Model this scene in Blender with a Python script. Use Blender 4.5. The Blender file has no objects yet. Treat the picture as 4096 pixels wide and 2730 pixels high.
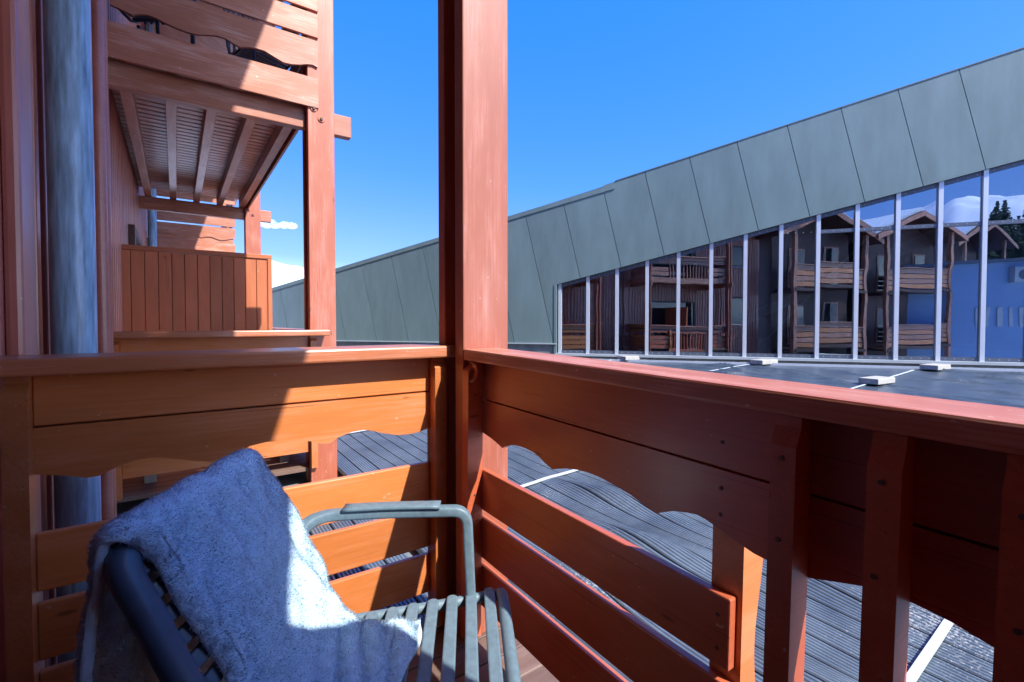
import bpy, bmesh, math, random
import numpy as np
from mathutils import Matrix, Vector

random.seed(7); RNG = np.random.default_rng(7)
sc = bpy.context.scene
COL = sc.collection

# ------------------------------------------------------------------ camera
FPX, CX, CY = 1901.0, 2048.0, 1336.3
yaw, pit = math.radians(54.75), math.radians(-1.361)
fw = Vector((math.cos(yaw)*math.cos(pit), math.sin(yaw)*math.cos(pit), math.sin(pit)))
rt = Vector((math.sin(yaw), -math.cos(yaw), 0)); up = rt.cross(fw)
cam_d = bpy.data.cameras.new('camera'); cam = bpy.data.objects.new('camera', cam_d); COL.objects.link(cam)
cam.matrix_world = Matrix(((rt.x, up.x, -fw.x, 0), (rt.y, up.y, -fw.y, 0), (rt.z, up.z, -fw.z, 0), (0, 0, 0, 1)))
cam_d.sensor_width = 36; cam_d.lens = 36*FPX/4096
cam_d.shift_x = (2048-CX)/4096; cam_d.shift_y = (CY-1365)/4096
cam_d.clip_start = 0.02; cam_d.clip_end = 30000
sc.camera = cam
# ------------------------------------------------------------------ sky, sun, exposure
TOSUN = Vector((.316, -.91, 1.0)).normalized()
SUN_EL = math.asin(TOSUN.z); SUN_AZ = math.atan2(TOSUN.y, TOSUN.x)
w = bpy.data.worlds.new('World'); sc.world = w; w.use_nodes = True
nt = w.node_tree; nt.nodes.clear()
sky = nt.nodes.new('ShaderNodeTexSky'); sky.sky_type = 'NISHITA'; sky.sun_disc = False
sky.sun_elevation = SUN_EL; sky.sun_rotation = math.pi/2 - SUN_AZ
sky.altitude = 1800; sky.air_density = 1.0; sky.dust_density = 3.0; sky.ozone_density = 2.2
bg = nt.nodes.new('ShaderNodeBackground'); bg.inputs['Strength'].default_value = 0.15
wo = nt.nodes.new('ShaderNodeOutputWorld')
# photographic response of the whole sky: the sky's own luminance sets a deeper, bluer tone
lum = nt.nodes.new('ShaderNodeRGBToBW'); dv = nt.nodes.new('ShaderNodeMath'); dv.operation = 'DIVIDE'; dv.inputs[1].default_value = 10
rp = nt.nodes.new('ShaderNodeValToRGB'); stops = ((0, (.02, .3, 1.4)), (.10, (.035, .44, 2.1)), (.23, (.20, .70, 2.5)), (.45, (.64, 1.2, 2.8)), (.60, (1.7, 2.4, 3.9)), (.92, (8.6, 9.4, 10.5)))
while len(rp.color_ramp.elements) < len(stops): rp.color_ramp.elements.new(.5)
for e_, (p_, c_) in zip(rp.color_ramp.elements, stops): e_.position = p_; e_.color = (c_[0]/10.5, c_[1]/10.5, c_[2]/10.5, 1)
sv = nt.nodes.new('ShaderNodeVectorMath'); sv.operation = 'SCALE'; sv.inputs['Scale'].default_value = 10.5
nt.links.new(sky.outputs[0], lum.inputs[0]); nt.links.new(lum.outputs[0], dv.inputs[0]); nt.links.new(dv.outputs[0], rp.inputs[0]); nt.links.new(rp.outputs[0], sv.inputs[0]); nt.links.new(sv.outputs[0], bg.inputs[0])
nt.links.new(bg.outputs[0], wo.inputs[0])
sd = bpy.data.lights.new('sun', 'SUN'); sd.energy = 2.0; sd.angle = math.radians(.53); sd.color = (1, .95, .88)
so = bpy.data.objects.new('sun', sd); COL.objects.link(so)
so.rotation_euler = (-TOSUN).to_track_quat('-Z', 'Y').to_euler(); so.location = (3, -9, 10)
sc.view_settings.view_transform = 'Standard'; sc.view_settings.look = 'None'
sc.view_settings.exposure = 2.1; sc.view_settings.gamma = 1
sc.cycles.use_denoising = True
sc.cycles.max_bounces = 10; sc.cycles.diffuse_bounces = 7; sc.cycles.glossy_bounces = 4; sc.cycles.transparent_max_bounces = 12
sc.cycles.volume_bounces = 6; sc.cycles.sample_clamp_indirect = 6; sc.cycles.caustics_reflective = False; sc.cycles.caustics_refractive = False

# ------------------------------------------------------------------ materials
def mat(name):
    m = bpy.data.materials.new(name); m.use_nodes = True
    t = m.node_tree; b = t.nodes['Principled BSDF']
    return m, t, b
def N(t, kind, **kw):
    n = t.nodes.new(kind)
    for k, v in kw.items():
        if hasattr(n, k): setattr(n, k, v)
        else: n.inputs[k].default_value = v
    return n
def ramp(t, fac, stops):
    r = t.nodes.new('ShaderNodeValToRGB'); e = r.color_ramp.elements
    while len(e) < len(stops): e.new(.5)
    for k, (p, c) in enumerate(stops): e[k].position = p; e[k].color = (*c, 1) if len(c) == 3 else c
    t.links.new(fac, r.inputs[0]); return r.outputs[0]
def mixc(t, fac, a, b, mode='MIX'):
    n = t.nodes.new('ShaderNodeMix'); n.data_type = 'RGBA'; n.blend_type = mode
    for s, v in ((n.inputs[0], fac), (n.inputs[6], a), (n.inputs[7], b)):
        if hasattr(v, 'type'): t.links.new(v, s)
        elif isinstance(v, (int, float)): s.default_value = v
        else: s.default_value = (*v, 1)
    return n.outputs[2]
def objco(t, scale, rnd=True):
    tc = t.nodes.new('ShaderNodeTexCoord'); mp = t.nodes.new('ShaderNodeMapping'); mp.inputs['Scale'].default_value = scale
    t.links.new(tc.outputs['Object'], mp.inputs[0])
    if rnd:
        oi = t.nodes.new('ShaderNodeObjectInfo'); mu = N(t, 'ShaderNodeMath', operation='MULTIPLY'); mu.inputs[1].default_value = 37.0
        cb = t.nodes.new('ShaderNodeCombineXYZ'); t.links.new(oi.outputs['Random'], mu.inputs[0])
        for k in range(3): t.links.new(mu.outputs[0], cb.inputs[k])
        t.links.new(cb.outputs[0], mp.inputs['Location'])
    return mp.outputs[0]
def wood(name, base, rough=.42, coat=.45, wear=(.62, .42, .36), wear_amt=.25, grain=.22, vary=.18, bump=.25):
    """painted softwood: local X is the grain"""
    m, t, b = mat(name)
    co = objco(t, (1.6, 34, 34)); n1 = N(t, 'ShaderNodeTexNoise', Scale=2.2, Detail=7, Roughness=.62, Distortion=.9); t.links.new(co, n1.inputs[0])
    co2 = objco(t, (1.1, 4, 4)); n2 = N(t, 'ShaderNodeTexNoise', Scale=2.6, Detail=4, Roughness=.55); t.links.new(co2, n2.inputs[0])
    co3 = objco(t, (2.6, 85, 85)); n3 = N(t, 'ShaderNodeTexNoise', Scale=1.6, Detail=5, Roughness=.7); t.links.new(co3, n3.inputs[0])
    dark = tuple(c*.62 for c in base); lite = tuple(min(1, c*1.25) for c in base)
    g = ramp(t, n1.outputs[0], ((.28, dark), (.52, base), (.75, lite)))
    c = mixc(t, grain*2, base, g)
    bl = ramp(t, n2.outputs[0], ((.3, tuple(c_*.8 for c_ in base)), (.7, tuple(min(1, c_*1.15) for c_ in base))))
    c = mixc(t, .45, c, bl)
    # worn, bleached fibres in streaks
    wm = N(t, 'ShaderNodeMath', operation='MULTIPLY'); t.links.new(n2.outputs[0], wm.inputs[0]); t.links.new(n3.outputs[0], wm.inputs[1])
    wf = ramp(t, wm.outputs[0], ((.24, (0, 0, 0)), (.46, (wear_amt,)*3)))
    c = mixc(t, wf, c, wear)
    kc = objco(t, (2.2, 7, 7)); vo = N(t, 'ShaderNodeTexVoronoi', Scale=1.3); t.links.new(kc, vo.inputs[0])
    kn = ramp(t, vo.outputs['Distance'], ((.035, (.85,)*3), (.075, (0, 0, 0)))); c = mixc(t, kn, c, tuple(x*.38 for x in base))
    cc = objco(t, (1.3, 150, 150)); n5 = N(t, 'ShaderNodeTexNoise', Scale=1.0, Detail=2, Roughness=.5); t.links.new(cc, n5.inputs[0])
    ck = ramp(t, n5.outputs[0], ((.685, (0, 0, 0)), (.72, (.75,)*3))); c = mixc(t, ck, c, tuple(x*.35 for x in base))
    sp = N(t, 'ShaderNodeTexNoise', Scale=55, Detail=2); t.links.new(objco(t, (.7, 1, 1)), sp.inputs[0])
    sf = ramp(t, sp.outputs[0], ((.735, (0, 0, 0)), (.76, (.55,)*3))); c = mixc(t, sf, c, wear)
    oi = t.nodes.new('ShaderNodeObjectInfo')
    hv = N(t, 'ShaderNodeMapRange'); hv.inputs[3].default_value = 1-vary; hv.inputs[4].default_value = 1+vary; t.links.new(oi.outputs['Random'], hv.inputs[0])
    hs = t.nodes.new('ShaderNodeHueSaturation'); t.links.new(hv.outputs[0], hs.inputs['Value']); t.links.new(c, hs.inputs['Color'])
    t.links.new(hs.outputs[0], b.inputs['Base Color'])
    rr = N(t, 'ShaderNodeMapRange'); rr.inputs[3].default_value = rough-.1; rr.inputs[4].default_value = rough+.18; t.links.new(n3.outputs[0], rr.inputs[0]); t.links.new(rr.outputs[0], b.inputs['Roughness'])
    b.inputs['Coat Weight'].default_value = coat; b.inputs['Coat Roughness'].default_value = .22
    bp = N(t, 'ShaderNodeBump', Strength=bump, Distance=.002); t.links.new(n1.outputs[0], bp.inputs['Height']); t.links.new(bp.outputs[0], b.inputs['Normal'])
    return m
def plain(name, base, rough=.5, metal=0, nscale=6, amt=.25, bump=0, coat=0, stretch=(1, 1, 1), vary=0.):
    m, t, b = mat(name)
    co = objco(t, stretch); n1 = N(t, 'ShaderNodeTexNoise', Scale=nscale, Detail=6, Roughness=.6); t.links.new(co, n1.inputs[0])
    c = ramp(t, n1.outputs[0], ((.25, tuple(x*(1-amt) for x in base)), (.75, tuple(min(1, x*(1+amt)) for x in base))))
    if vary:
        oi = t.nodes.new('ShaderNodeObjectInfo'); hv = N(t, 'ShaderNodeMapRange'); hv.inputs[3].default_value = 1-vary; hv.inputs[4].default_value = 1+vary
        t.links.new(oi.outputs['Random'], hv.inputs[0]); hs = t.nodes.new('ShaderNodeHueSaturation'); t.links.new(hv.outputs[0], hs.inputs['Value']); t.links.new(c, hs.inputs['Color']); c = hs.outputs[0]
    t.links.new(c, b.inputs['Base Color']); b.inputs['Roughness'].default_value = rough; b.inputs['Metallic'].default_value = metal
    b.inputs['Coat Weight'].default_value = coat; b.inputs['Coat Roughness'].default_value = .2
    if bump:
        bp = N(t, 'ShaderNodeBump', Strength=bump, Distance=.004); t.links.new(n1.outputs[0], bp.inputs['Height']); t.links.new(bp.outputs[0], b.inputs['Normal'])
    return m
M = {}
M['rail'] = wood('rail_stain', (.56, .175, .045))
M['railR'] = wood('rail_stain_red', (.47, .105, .042), rough=.38, coat=.35, wear_amt=.1)
M['hand'] = wood('handrail_stain', (.52, .16, .06), wear=(.70, .50, .42), wear_amt=.45)
M['handR'] = wood('handrail_bleached', (.45, .145, .085), wear=(.78, .58, .52), wear_amt=.5, rough=.5, bump=.5)
M['post'] = wood('post_stain', (.40, .105, .05), wear=(.72, .50, .47), wear_amt=.28, rough=.48, bump=.4)
M['upper'] = wood('upper_stain', (.44, .155, .085), wear=(.72, .55, .48), wear_amt=.5, rough=.5, bump=.4)
M['wall'] = wood('wall_stain', (.47, .155, .105), rough=.36, coat=.5, wear=(.6, .42, .40), wear_amt=.2, bump=.3)
M['screen'] = wood('screen_stain', (.52, .15, .055), rough=.5, coat=.1, wear_amt=.08)
M['deck'] = wood('deck_wood', (.16, .095, .07), rough=.6, coat=0, wear=(.3, .25, .23), wear_amt=.5, bump=.6)
M['grey_wood'] = wood('grey_wood', (.30, .31, .30), rough=.7, coat=0, wear=(.5, .5, .5), wear_amt=.4)
M['darkw'] = wood('dark_chalet_wood', (.085, .035, .03), rough=.55, coat=.1, wear_amt=.1)
M['zinc'] = plain('zinc', (.28, .46, .62), rough=.5, metal=.0, nscale=6, amt=.6, stretch=(9, 9, .9), bump=.15, coat=.35)  # blue of the reflected sky is put into the base colour
M['chair'] = plain('anthracite_resin_shaded', (.07, .11, .16), rough=.42, nscale=30, amt=.15, coat=.15)  # darker copy of the chair resin, shade put into its colour
M['chair_lit'] = plain('anthracite_resin_lit', (.13, .195, .24), rough=.5, nscale=60, amt=.22, coat=.05)  # lighter copy of the same resin, sunlit tone put into its colour
M['panel'] = plain('grey_panel', (.143, .207, .203), rough=.5, nscale=1.6, amt=.16, vary=.07, stretch=(2.2, .5, 1))
M['alu'] = plain('aluminium', (.62, .66, .72), rough=.35, metal=.25, nscale=3, amt=.05)
M['strip'] = plain('dark_strip', (.10, .12, .16), rough=.45, metal=.3, nscale=5, amt=.1)
M['sill'] = plain('sill_metal', (.42, .47, .50), rough=.5, nscale=2, amt=.12)
M['block'] = plain('pale_concrete', (.40, .39, .36), rough=.85, nscale=14, amt=.15, bump=.3)
M['strap'] = plain('white_strap', (.50, .55, .62), rough=.5, nscale=20, amt=.08)
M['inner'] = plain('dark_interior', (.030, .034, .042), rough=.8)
M['beamg'] = plain('steel_green', (.30, .34, .28), rough=.6)
M['concrete'] = plain('plinth_concrete', (.20, .22, .22), rough=.85, nscale=5, amt=.3)
M['snow'] = plain('snow', (.84, .87, .92), rough=.75, nscale=3, amt=.04)
M['stone'] = plain('gravel', (.38, .38, .36), rough=.9, nscale=9, amt=.3, vary=.4)
M['shaded_white_wall'] = plain('white_render_shaded', (.22, .35, .56), rough=.8, nscale=1, amt=.06)  # white wall; the blue of its shaded side is painted in
M['steel'] = plain('screw_steel', (.10, .06, .05), rough=.6)
M['bolt'] = plain('bolt_steel', (.40, .42, .45), rough=.5, metal=.5)
M['bark'] = plain('bark', (.08, .055, .04), rough=.9)
M['needle'] = plain('needles', (.035, .065, .045), rough=.8, nscale=2, amt=.4)
M['snow_roof'] = M['snow']
# black ribbed roof membrane with white grit
def membrane(name, c0, c1):
    m, t, b = mat(name)
    tc = t.nodes.new('ShaderNodeTexCoord')
    n1 = N(t, 'ShaderNodeTexNoise', Scale=3.0, Detail=6, Roughness=.65); t.links.new(tc.outputs['Object'], n1.inputs[0])
    n2 = N(t, 'ShaderNodeTexNoise', Scale=85, Detail=3, Roughness=.6); t.links.new(tc.outputs['Object'], n2.inputs[0])
    n4 = N(t, 'ShaderNodeTexNoise', Scale=1.2, Detail=2); t.links.new(tc.outputs['Object'], n4.inputs[0])
    c = ramp(t, n1.outputs[0], ((.3, c0), (.7, c1)))
    a = N(t, 'ShaderNodeMath', operation='MULTIPLY'); t.links.new(n2.outputs[0], a.inputs[0]); t.links.new(n4.outputs[0], a.inputs[1])
    f = ramp(t, a.outputs[0], ((.36, (0, 0, 0)), (.43, (.75,)*3)))
    c = mixc(t, f, c, (.45, .47, .48))
    t.links.new(c, b.inputs['Base Color']); b.inputs['Roughness'].default_value = .34
    b.inputs['Specular IOR Level'].default_value = .75
    return m
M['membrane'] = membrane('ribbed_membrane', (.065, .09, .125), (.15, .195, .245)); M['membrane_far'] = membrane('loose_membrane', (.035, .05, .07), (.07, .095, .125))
def glass_mat():
    m = bpy.data.materials.new('solar_glass'); m.use_nodes = True; t = m.node_tree; t.nodes.clear()
    o = t.nodes.new('ShaderNodeOutputMaterial'); gl = N(t, 'ShaderNodeBsdfGlossy', Roughness=.0); gl.inputs['Color'].default_value = (.66, .82, 1, 1)
    tr = t.nodes.new('ShaderNodeBsdfTransparent'); tr.inputs['Color'].default_value = (.55, .60, .66, 1)
    mx = t.nodes.new('ShaderNodeMixShader'); fr = N(t, 'ShaderNodeFresnel', IOR=1.5)
    mr = N(t, 'ShaderNodeMapRange'); mr.inputs[1].default_value = 0; mr.inputs[2].default_value = 1; mr.inputs[3].default_value = .27; mr.inputs[4].default_value = 1
    t.links.new(fr.outputs[0], mr.inputs[0]); t.links.new(mr.outputs[0], mx.inputs[0]); t.links.new(tr.outputs[0], mx.inputs[1]); t.links.new(gl.outputs[0], mx.inputs[2])
    tcn = t.nodes.new('ShaderNodeTexCoord'); nz = N(t, 'ShaderNodeTexNoise', Scale=1.6, Detail=1); t.links.new(tcn.outputs['Object'], nz.inputs[0])
    bp = N(t, 'ShaderNodeBump', Strength=.02, Distance=.05); t.links.new(nz.outputs[0], bp.inputs['Height']); t.links.new(bp.outputs[0], gl.inputs['Normal'])
    t.links.new(mx.outputs[0], o.inputs[0]); return m
M['glass'] = glass_mat()
def dark_glass():
    m, t, b = mat('window_glass'); b.inputs['Base Color'].default_value = (.02, .025, .03, 1); b.inputs['Roughness'].default_value = .05; b.inputs['Specular IOR Level'].default_value = .8
    return m
M['win'] = dark_glass()
def fleece(name, tip, thin):
    m, t, b = mat(name)
    tc = t.nodes.new('ShaderNodeTexCoord'); n1 = N(t, 'ShaderNodeTexNoise', Scale=34, Detail=6, Roughness=.65); t.links.new(tc.outputs['Object'], n1.inputs[0])
    c = ramp(t, n1.outputs[0], ((.3, tuple(x*.78 for x in tip)), (.62, tip)))
    t.links.new(c, b.inputs['Base Color']); b.inputs['Roughness'].default_value = .95; b.inputs['Sheen Weight'].default_value = .3; b.inputs['Specular IOR Level'].default_value = .05
    n2 = N(t, 'ShaderNodeTexNoise', Scale=150, Detail=3, Roughness=.6, Distortion=1.2); t.links.new(tc.outputs['Object'], n2.inputs[0])
    if not thin:
        bp = N(t, 'ShaderNodeBump', Strength=.5, Distance=.003); t.links.new(n2.outputs[0], bp.inputs['Height']); t.links.new(bp.outputs[0], b.inputs['Normal'])
    else:
        tr = t.nodes.new('ShaderNodeBsdfTranslucent'); t.links.new(c, tr.inputs[0]); mx = t.nodes.new('ShaderNodeMixShader'); mx.inputs[0].default_value = .45
        t.links.new(b.outputs[0], mx.inputs[1]); t.links.new(tr.outputs[0], mx.inputs[2]); t.links.new(mx.outputs[0], t.nodes['Material Output'].inputs[0])
    return m
M['fleece'] = fleece('fleece_cloth', (.64, .85, 1.0), False); M['pile'] = fleece('fleece_pile', (.64, .85, 1.0), True)  # light grey fleece; blue of sky-lit shade is put into the colour
def rock_snow():
    m, t, b = mat('snow_rock'); g = t.nodes.new('ShaderNodeNewGeometry'); sx = t.nodes.new('ShaderNodeSeparateXYZ'); t.links.new(g.outputs['Normal'], sx.inputs[0])
    tc = t.nodes.new('ShaderNodeTexCoord'); n1 = N(t, 'ShaderNodeTexNoise', Scale=.02, Detail=8, Roughness=.7); t.links.new(tc.outputs['Object'], n1.inputs[0])
    a = N(t, 'ShaderNodeMath', operation='MULTIPLY_ADD'); a.inputs[1].default_value = .7; t.links.new(n1.outputs[0], a.inputs[0]); t.links.new(sx.outputs[2], a.inputs[2])
    c = ramp(t, a.outputs[0], ((.95, (.13, .13, .15)), (1.02, (.86, .88, .93))))
    t.links.new(c, b.inputs['Base Color']); b.inputs['Roughness'].default_value = .8; return m
M['alp'] = rock_snow()

# ------------------------------------------------------------------ builders
WM = {}
def link(o, par, world):
    COL.objects.link(o); WM[o] = world
    if par is not None:
        o.parent = par; o.matrix_parent_inverse = WM[par].inverted(); o.matrix_basis = world
    else: o.matrix_basis = world
    return o
def tag(o, label, cat, group=None):
    o['label'] = label; o['category'] = cat
    if group: o['group'] = group
    return o
def thing(name, label, cat, loc=(0, 0, 0), group=None):
    o = bpy.data.objects.new(name, None); o.empty_display_size = .2
    return tag(link(o, None, Matrix.Translation(loc)), label, cat, group)
def structure(o): o['kind'] = 'structure'; return o
def mesh_obj(name, par, V, Fc, material, world=Matrix.Identity(4), smooth=False):
    me = bpy.data.meshes.new(name); me.from_pydata([tuple(v) for v in V], [], [tuple(f) for f in Fc]); me.update()
    me.materials.append(M[material] if isinstance(material, str) else material)
    if smooth: me.polygons.foreach_set('use_smooth', [True]*len(me.polygons))
    return link(bpy.data.objects.new(name, me), par, world)
CACHE = {}
def box_mesh(l, wd, th, material, bev):
    key = (round(l, 4), round(wd, 4), round(th, 4), material, bev)
    if key in CACHE: return CACHE[key]
    bm = bmesh.new(); bmesh.ops.create_cube(bm, size=1); bmesh.ops.scale(bm, vec=(l, wd, th), verts=bm.verts)
    if bev: bmesh.ops.bevel(bm, geom=bm.edges[:], offset=min(bev, .4*min(l, wd, th)), segments=2 if bev > .0035 else 1, affect='EDGES', profile=.5)
    me = bpy.data.meshes.new('board'); bm.to_mesh(me); bm.free(); me.materials.append(M[material]); CACHE[key] = me
    return me
ID = Matrix.Identity(4)
AX = {'x': Matrix(((1, 0, 0), (0, 1, 0), (0, 0, 1))), 'y': Matrix(((0, 0, 1), (1, 0, 0), (0, 1, 0))), 'z': Matrix(((0, 1, 0), (0, 0, 1), (1, 0, 0)))}
def bx(name, par, x, y, z, material, ax=None, bev=.002, fr=ID):
    """box from (x0,x1),(y0,y1),(z0,z1) in frame fr; grain along its longest (or given) axis"""
    s = {'x': abs(x[1]-x[0]), 'y': abs(y[1]-y[0]), 'z': abs(z[1]-z[0])}; ax = ax or max(s, key=s.get)
    order = {'x': 'xyz', 'y': 'yzx', 'z': 'zxy'}[ax]
    me = box_mesh(s[order[0]], s[order[1]], s[order[2]], material, bev)
    c = Vector(((x[0]+x[1])/2, (y[0]+y[1])/2, (z[0]+z[1])/2))
    return link(bpy.data.objects.new(name, me), par, fr @ Matrix.Translation(c) @ AX[ax].to_4x4())
def plate(name, par, pts, t0, t1, material, world, holes=None):
    """polygon pts (u,v) extruded from t0 to t1 along local z; world maps (u,v,t)"""
    n = len(pts); bm = bmesh.new()
    a = [bm.verts.new((p[0], p[1], t0)) for p in pts]; b = [bm.verts.new((p[0], p[1], t1)) for p in pts]
    bm.faces.new(a[::-1]); bm.faces.new(b)
    for i in range(n): bm.faces.new((a[i], a[(i+1) % n], b[(i+1) % n], b[i]))
    bmesh.ops.recalc_face_normals(bm, faces=bm.faces)
    me = bpy.data.meshes.new(name); bm.to_mesh(me); bm.free(); me.materials.append(M[material])
    return link(bpy.data.objects.new(name, me), par, world)
def frame(o, u, v, t): return Matrix(((u[0], v[0], t[0], o[0]), (u[1], v[1], t[1], o[1]), (u[2], v[2], t[2], o[2]), (0, 0, 0, 1)))
def cyl_mesh(r, h, seg, material, key):
    k = ('cyl', r, h, seg, material)
    if k in CACHE: return CACHE[k]
    bm = bmesh.new(); bmesh.ops.create_cone(bm, cap_ends=True, segments=seg, radius1=r, radius2=r*.92, depth=h)
    me = bpy.data.meshes.new(key); bm.to_mesh(me); bm.free(); me.materials.append(M[material]); CACHE[k] = me; return me
def dot(name, par, p, nrm, r, h, material, fr=ID, seg=8):
    q = Vector(nrm).to_track_quat('Z', 'Y').to_matrix().to_4x4()
    return link(bpy.data.objects.new(name, cyl_mesh(r, h, seg, material, name)), par, fr @ Matrix.Translation(p) @ q)
def crom(P, k=6):
    P = [np.array(p, float) for p in P]; out = []
    for i in range(len(P)-1):
        p0 = P[max(i-1, 0)]; p1 = P[i]; p2 = P[i+1]; p3 = P[min(i+2, len(P)-1)]
        for j in range(k):
            s = j/k; out.append(.5*((2*p1)+(-p0+p2)*s+(2*p0-5*p1+4*p2-p3)*s*s+(-p0+3*p1-3*p2+p3)*s**3))
    out.append(P[-1]); return out
def sweep(name, par, path, prof, material, ref=(0, 0, 1), world=ID, closed=False, smooth=True):
    """prof: list of (a,b) offsets along side and ref-ish normal"""
    path = [np.array(p, float) for p in path]; V = []; Fc = []; k = len(prof); ref = np.array(ref, float)
    for i, p in enumerate(path):
        tg = path[min(i+1, len(path)-1)]-path[max(i-1, 0)]; tg /= np.linalg.norm(tg)
        sd_ = np.cross(tg, ref); sd_ /= (np.linalg.norm(sd_)+1e-9); nn = np.cross(sd_, tg)
        V += [p+sd_*a+nn*b for a, b in prof]
    for i in range(len(path)-1):
        for j in range(k): Fc.append((i*k+j, i*k+(j+1) % k, (i+1)*k+(j+1) % k, (i+1)*k+j))
    Fc.append(tuple(range(k))[::-1]); Fc.append(tuple((len(path)-1)*k+j for j in range(k)))
    return mesh_obj(name, par, V, Fc, material, world, smooth)
def ell(a, b, n=14): return [(a*math.cos(2*math.pi*i/n), b*math.sin(2*math.pi*i/n)) for i in range(n)]
def rrect(a, b, r, n=3):
    out = []
    for cx_, cy_, a0 in ((a-r, b-r, 0), (-a+r, b-r, 90), (-a+r, -b+r, 180), (a-r, -b+r, 270)):
        for i in range(n+1): t = math.radians(a0+90*i/n); out.append((cx_+r*math.cos(t), cy_+r*math.sin(t)))
    return out

# ================================================================== SETTING
gnd = structure(mesh_obj('ground', None, [(-9000, -9000, -11), (9000, -9000, -11), (9000, 9000, -11), (-9000, 9000, -11)], [(0, 1, 2, 3)], 'snow'))
def fbm(x, y, seed):
    r = np.random.default_rng(seed); z = 0; a = 1.; f = 1.
    for o in range(7):
        for k in range(3):
            th = r.uniform(0, 6.28); ph = r.uniform(0, 6.28); z = z+a*np.sin(f*(x*np.cos(th)+y*np.sin(th))*2+ph)/3
        a *= .5; f *= 1.9
    return z
def mountain(label, az0, az1, dist, prof, seed):
    """ridge whose crest stands at the elevation prof(az) (degrees)"""
    na, nd = 150, 34; az = np.radians(np.linspace(az0, az1, na)); V = []; Fc = []
    for j in range(nd):
        d = dist*(.55+.6*j/(nd-1)); s = 1-abs((j/(nd-1)-.75)/.75)**1.2 if j/(nd-1) < .75 else 1-((j/(nd-1)-.75)/.25)**2
        crest = np.interp(np.degrees(az), *zip(*prof)); h = dist*np.tan(np.radians(crest))
        x = d*np.cos(az); y = d*np.sin(az); z = -11+(h+11)*max(s, 0)*(1+.22*fbm(x/dist*5, y/dist*5, seed)*(1 if j/(nd-1) < .72 else .2))
        V += list(zip(x, y, z))
    for j in range(nd-1):
        for i in range(na-1): a = j*na+i; Fc.append((a, a+1, a+na+1, a+na))
    o = structure(mesh_obj('mountain', None, V, Fc, 'alp', smooth=True)); return o
mountain('', 55, 110, 2600, ((55, 2), (66, 3.2), (74, 4.6), (79, 5.55), (82, 5.5), (88, 5.0), (100, 4), (110, 2)), 3)
mountain('', -150, -95, 3000, ((-150, 5), (-135, 8), (-126, 9.3), (-121, 10.6), (-119.5, 11.2), (-117, 10), (-112, 9), (-95, 5)), 11)
# flat roof covered with ribbed membrane
NW = np.array((.806, .592)); NW /= np.linalg.norm(NW); BW = np.array((.592, -.806)); BW /= np.linalg.norm(BW)
bumps = [(2.45, 2.30, .10, .42, .065), (2.80, 1.85, .10, .5, .055), (2.15, 1.75, .09, .4, .05), (1.55, 1.75, .10, .35, .06), (3.3, 2.6, .11, .5, .05), (2.5, 1.0, .09, .5, .035), (3.1, .9, .10, .6, .04), (1.9, .55, .09, .4, .03), (2.1, 3.4, .10, .4, .03), (1.5, 3.0, .09, .4, .03)]
for k in range(110): bumps.append((RNG.uniform(1.2, 12), RNG.uniform(-6, 9), RNG.uniform(.10, .22), RNG.uniform(.3, .8), RNG.uniform(.004, .020)))
folds = []
for k in range(190):
    fy = RNG.uniform(-4, 6.5); fx = RNG.uniform(5.3, (10.5-NW[1]*fy)/NW[0]); folds.append((fx, fy, RNG.uniform(.016, .030), RNG.uniform(.12, .38), RNG.uniform(.03, .065)))
def ground_z(x, y, waves=True):
    z = -1.307+.0498*(NW[0]*x+NW[1]*y-1.73)
    if waves:
        for bx_, by_, sx, sy, a in bumps: z = z+a*np.exp(-((x-bx_+.25*(y-by_))/sx)**2-((y-by_)/sy)**2)
    if waves == 2:
        for cx_, cy_, sn, sb, a in folds: dn = x-cx_+.10*(y-cy_)+.25*(y-cy_)**2; z = z+a*np.exp(-(dn/np.where(dn < 0, sn, 2.6*sn))**2-((y-cy_)/sb)**2)
    return z
roof = structure(bpy.data.objects.new('flat_roof', None)); link(roof, None, Matrix.Translation((3, 3, -1.3)))
slab_v = []
for x, y in ((-.45, -14), (17, -14), (17, 14), (-.45, 14)):
    slab_v += [(x, y, float(ground_z(x, y, False))-.06), (x, y, float(ground_z(x, y, False))-.5)]
mesh_obj('roof_slab', roof, slab_v, [(0, 2, 4, 6), (1, 7, 5, 3), (0, 1, 3, 2), (2, 3, 5, 4), (4, 5, 7, 6), (6, 7, 1, 0)], 'concrete')
def strip(x0, x1, ys, ribs=6):
    prof = []
    wv = (x1-x0-.011)/ribs
    for r in range(ribs):
        for fx, h in ((0, 0), (.28, .0055), (.72, .0055)): prof.append((x0+.0055+(r+fx)*wv, h))
    prof.append((x1-.0055, 0)); px = np.array([p[0] for p in prof]); ph = np.array([p[1] for p in prof])
    px = np.concatenate(([px[0]], px, [px[-1]])); ph = np.concatenate(([-.03], ph, [-.03]))
    k = len(px); GX, GY = np.meshgrid(px, ys); V = np.stack((GX, GY, ground_z(GX, GY, 1)+ph[None, :]), -1).reshape(-1, 3).tolist()
    Fc = [(i*k+j, i*k+j+1, (i+1)*k+j+1, (i+1)*k+j) for i in range(len(ys)-1) for j in range(k-1)]
    return mesh_obj('strip', roof, V, Fc, 'membrane')
ys = np.concatenate((np.arange(-7, -.6, .4), np.arange(-.6, 5.2, .07), np.arange(5.2, 13, .4)))
for k in range(31): strip(1.10+k*.126, 1.10+(k+1)*.126, ys)
for k in range(11): strip(-.36+k*.126, -.36+(k+1)*.126, np.arange(1.9, 3.75, .08))
yy = np.concatenate((np.arange(-9, -4, .3), np.arange(-4, 7, .09), np.arange(7, 11, .2))); kx = 520
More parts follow.
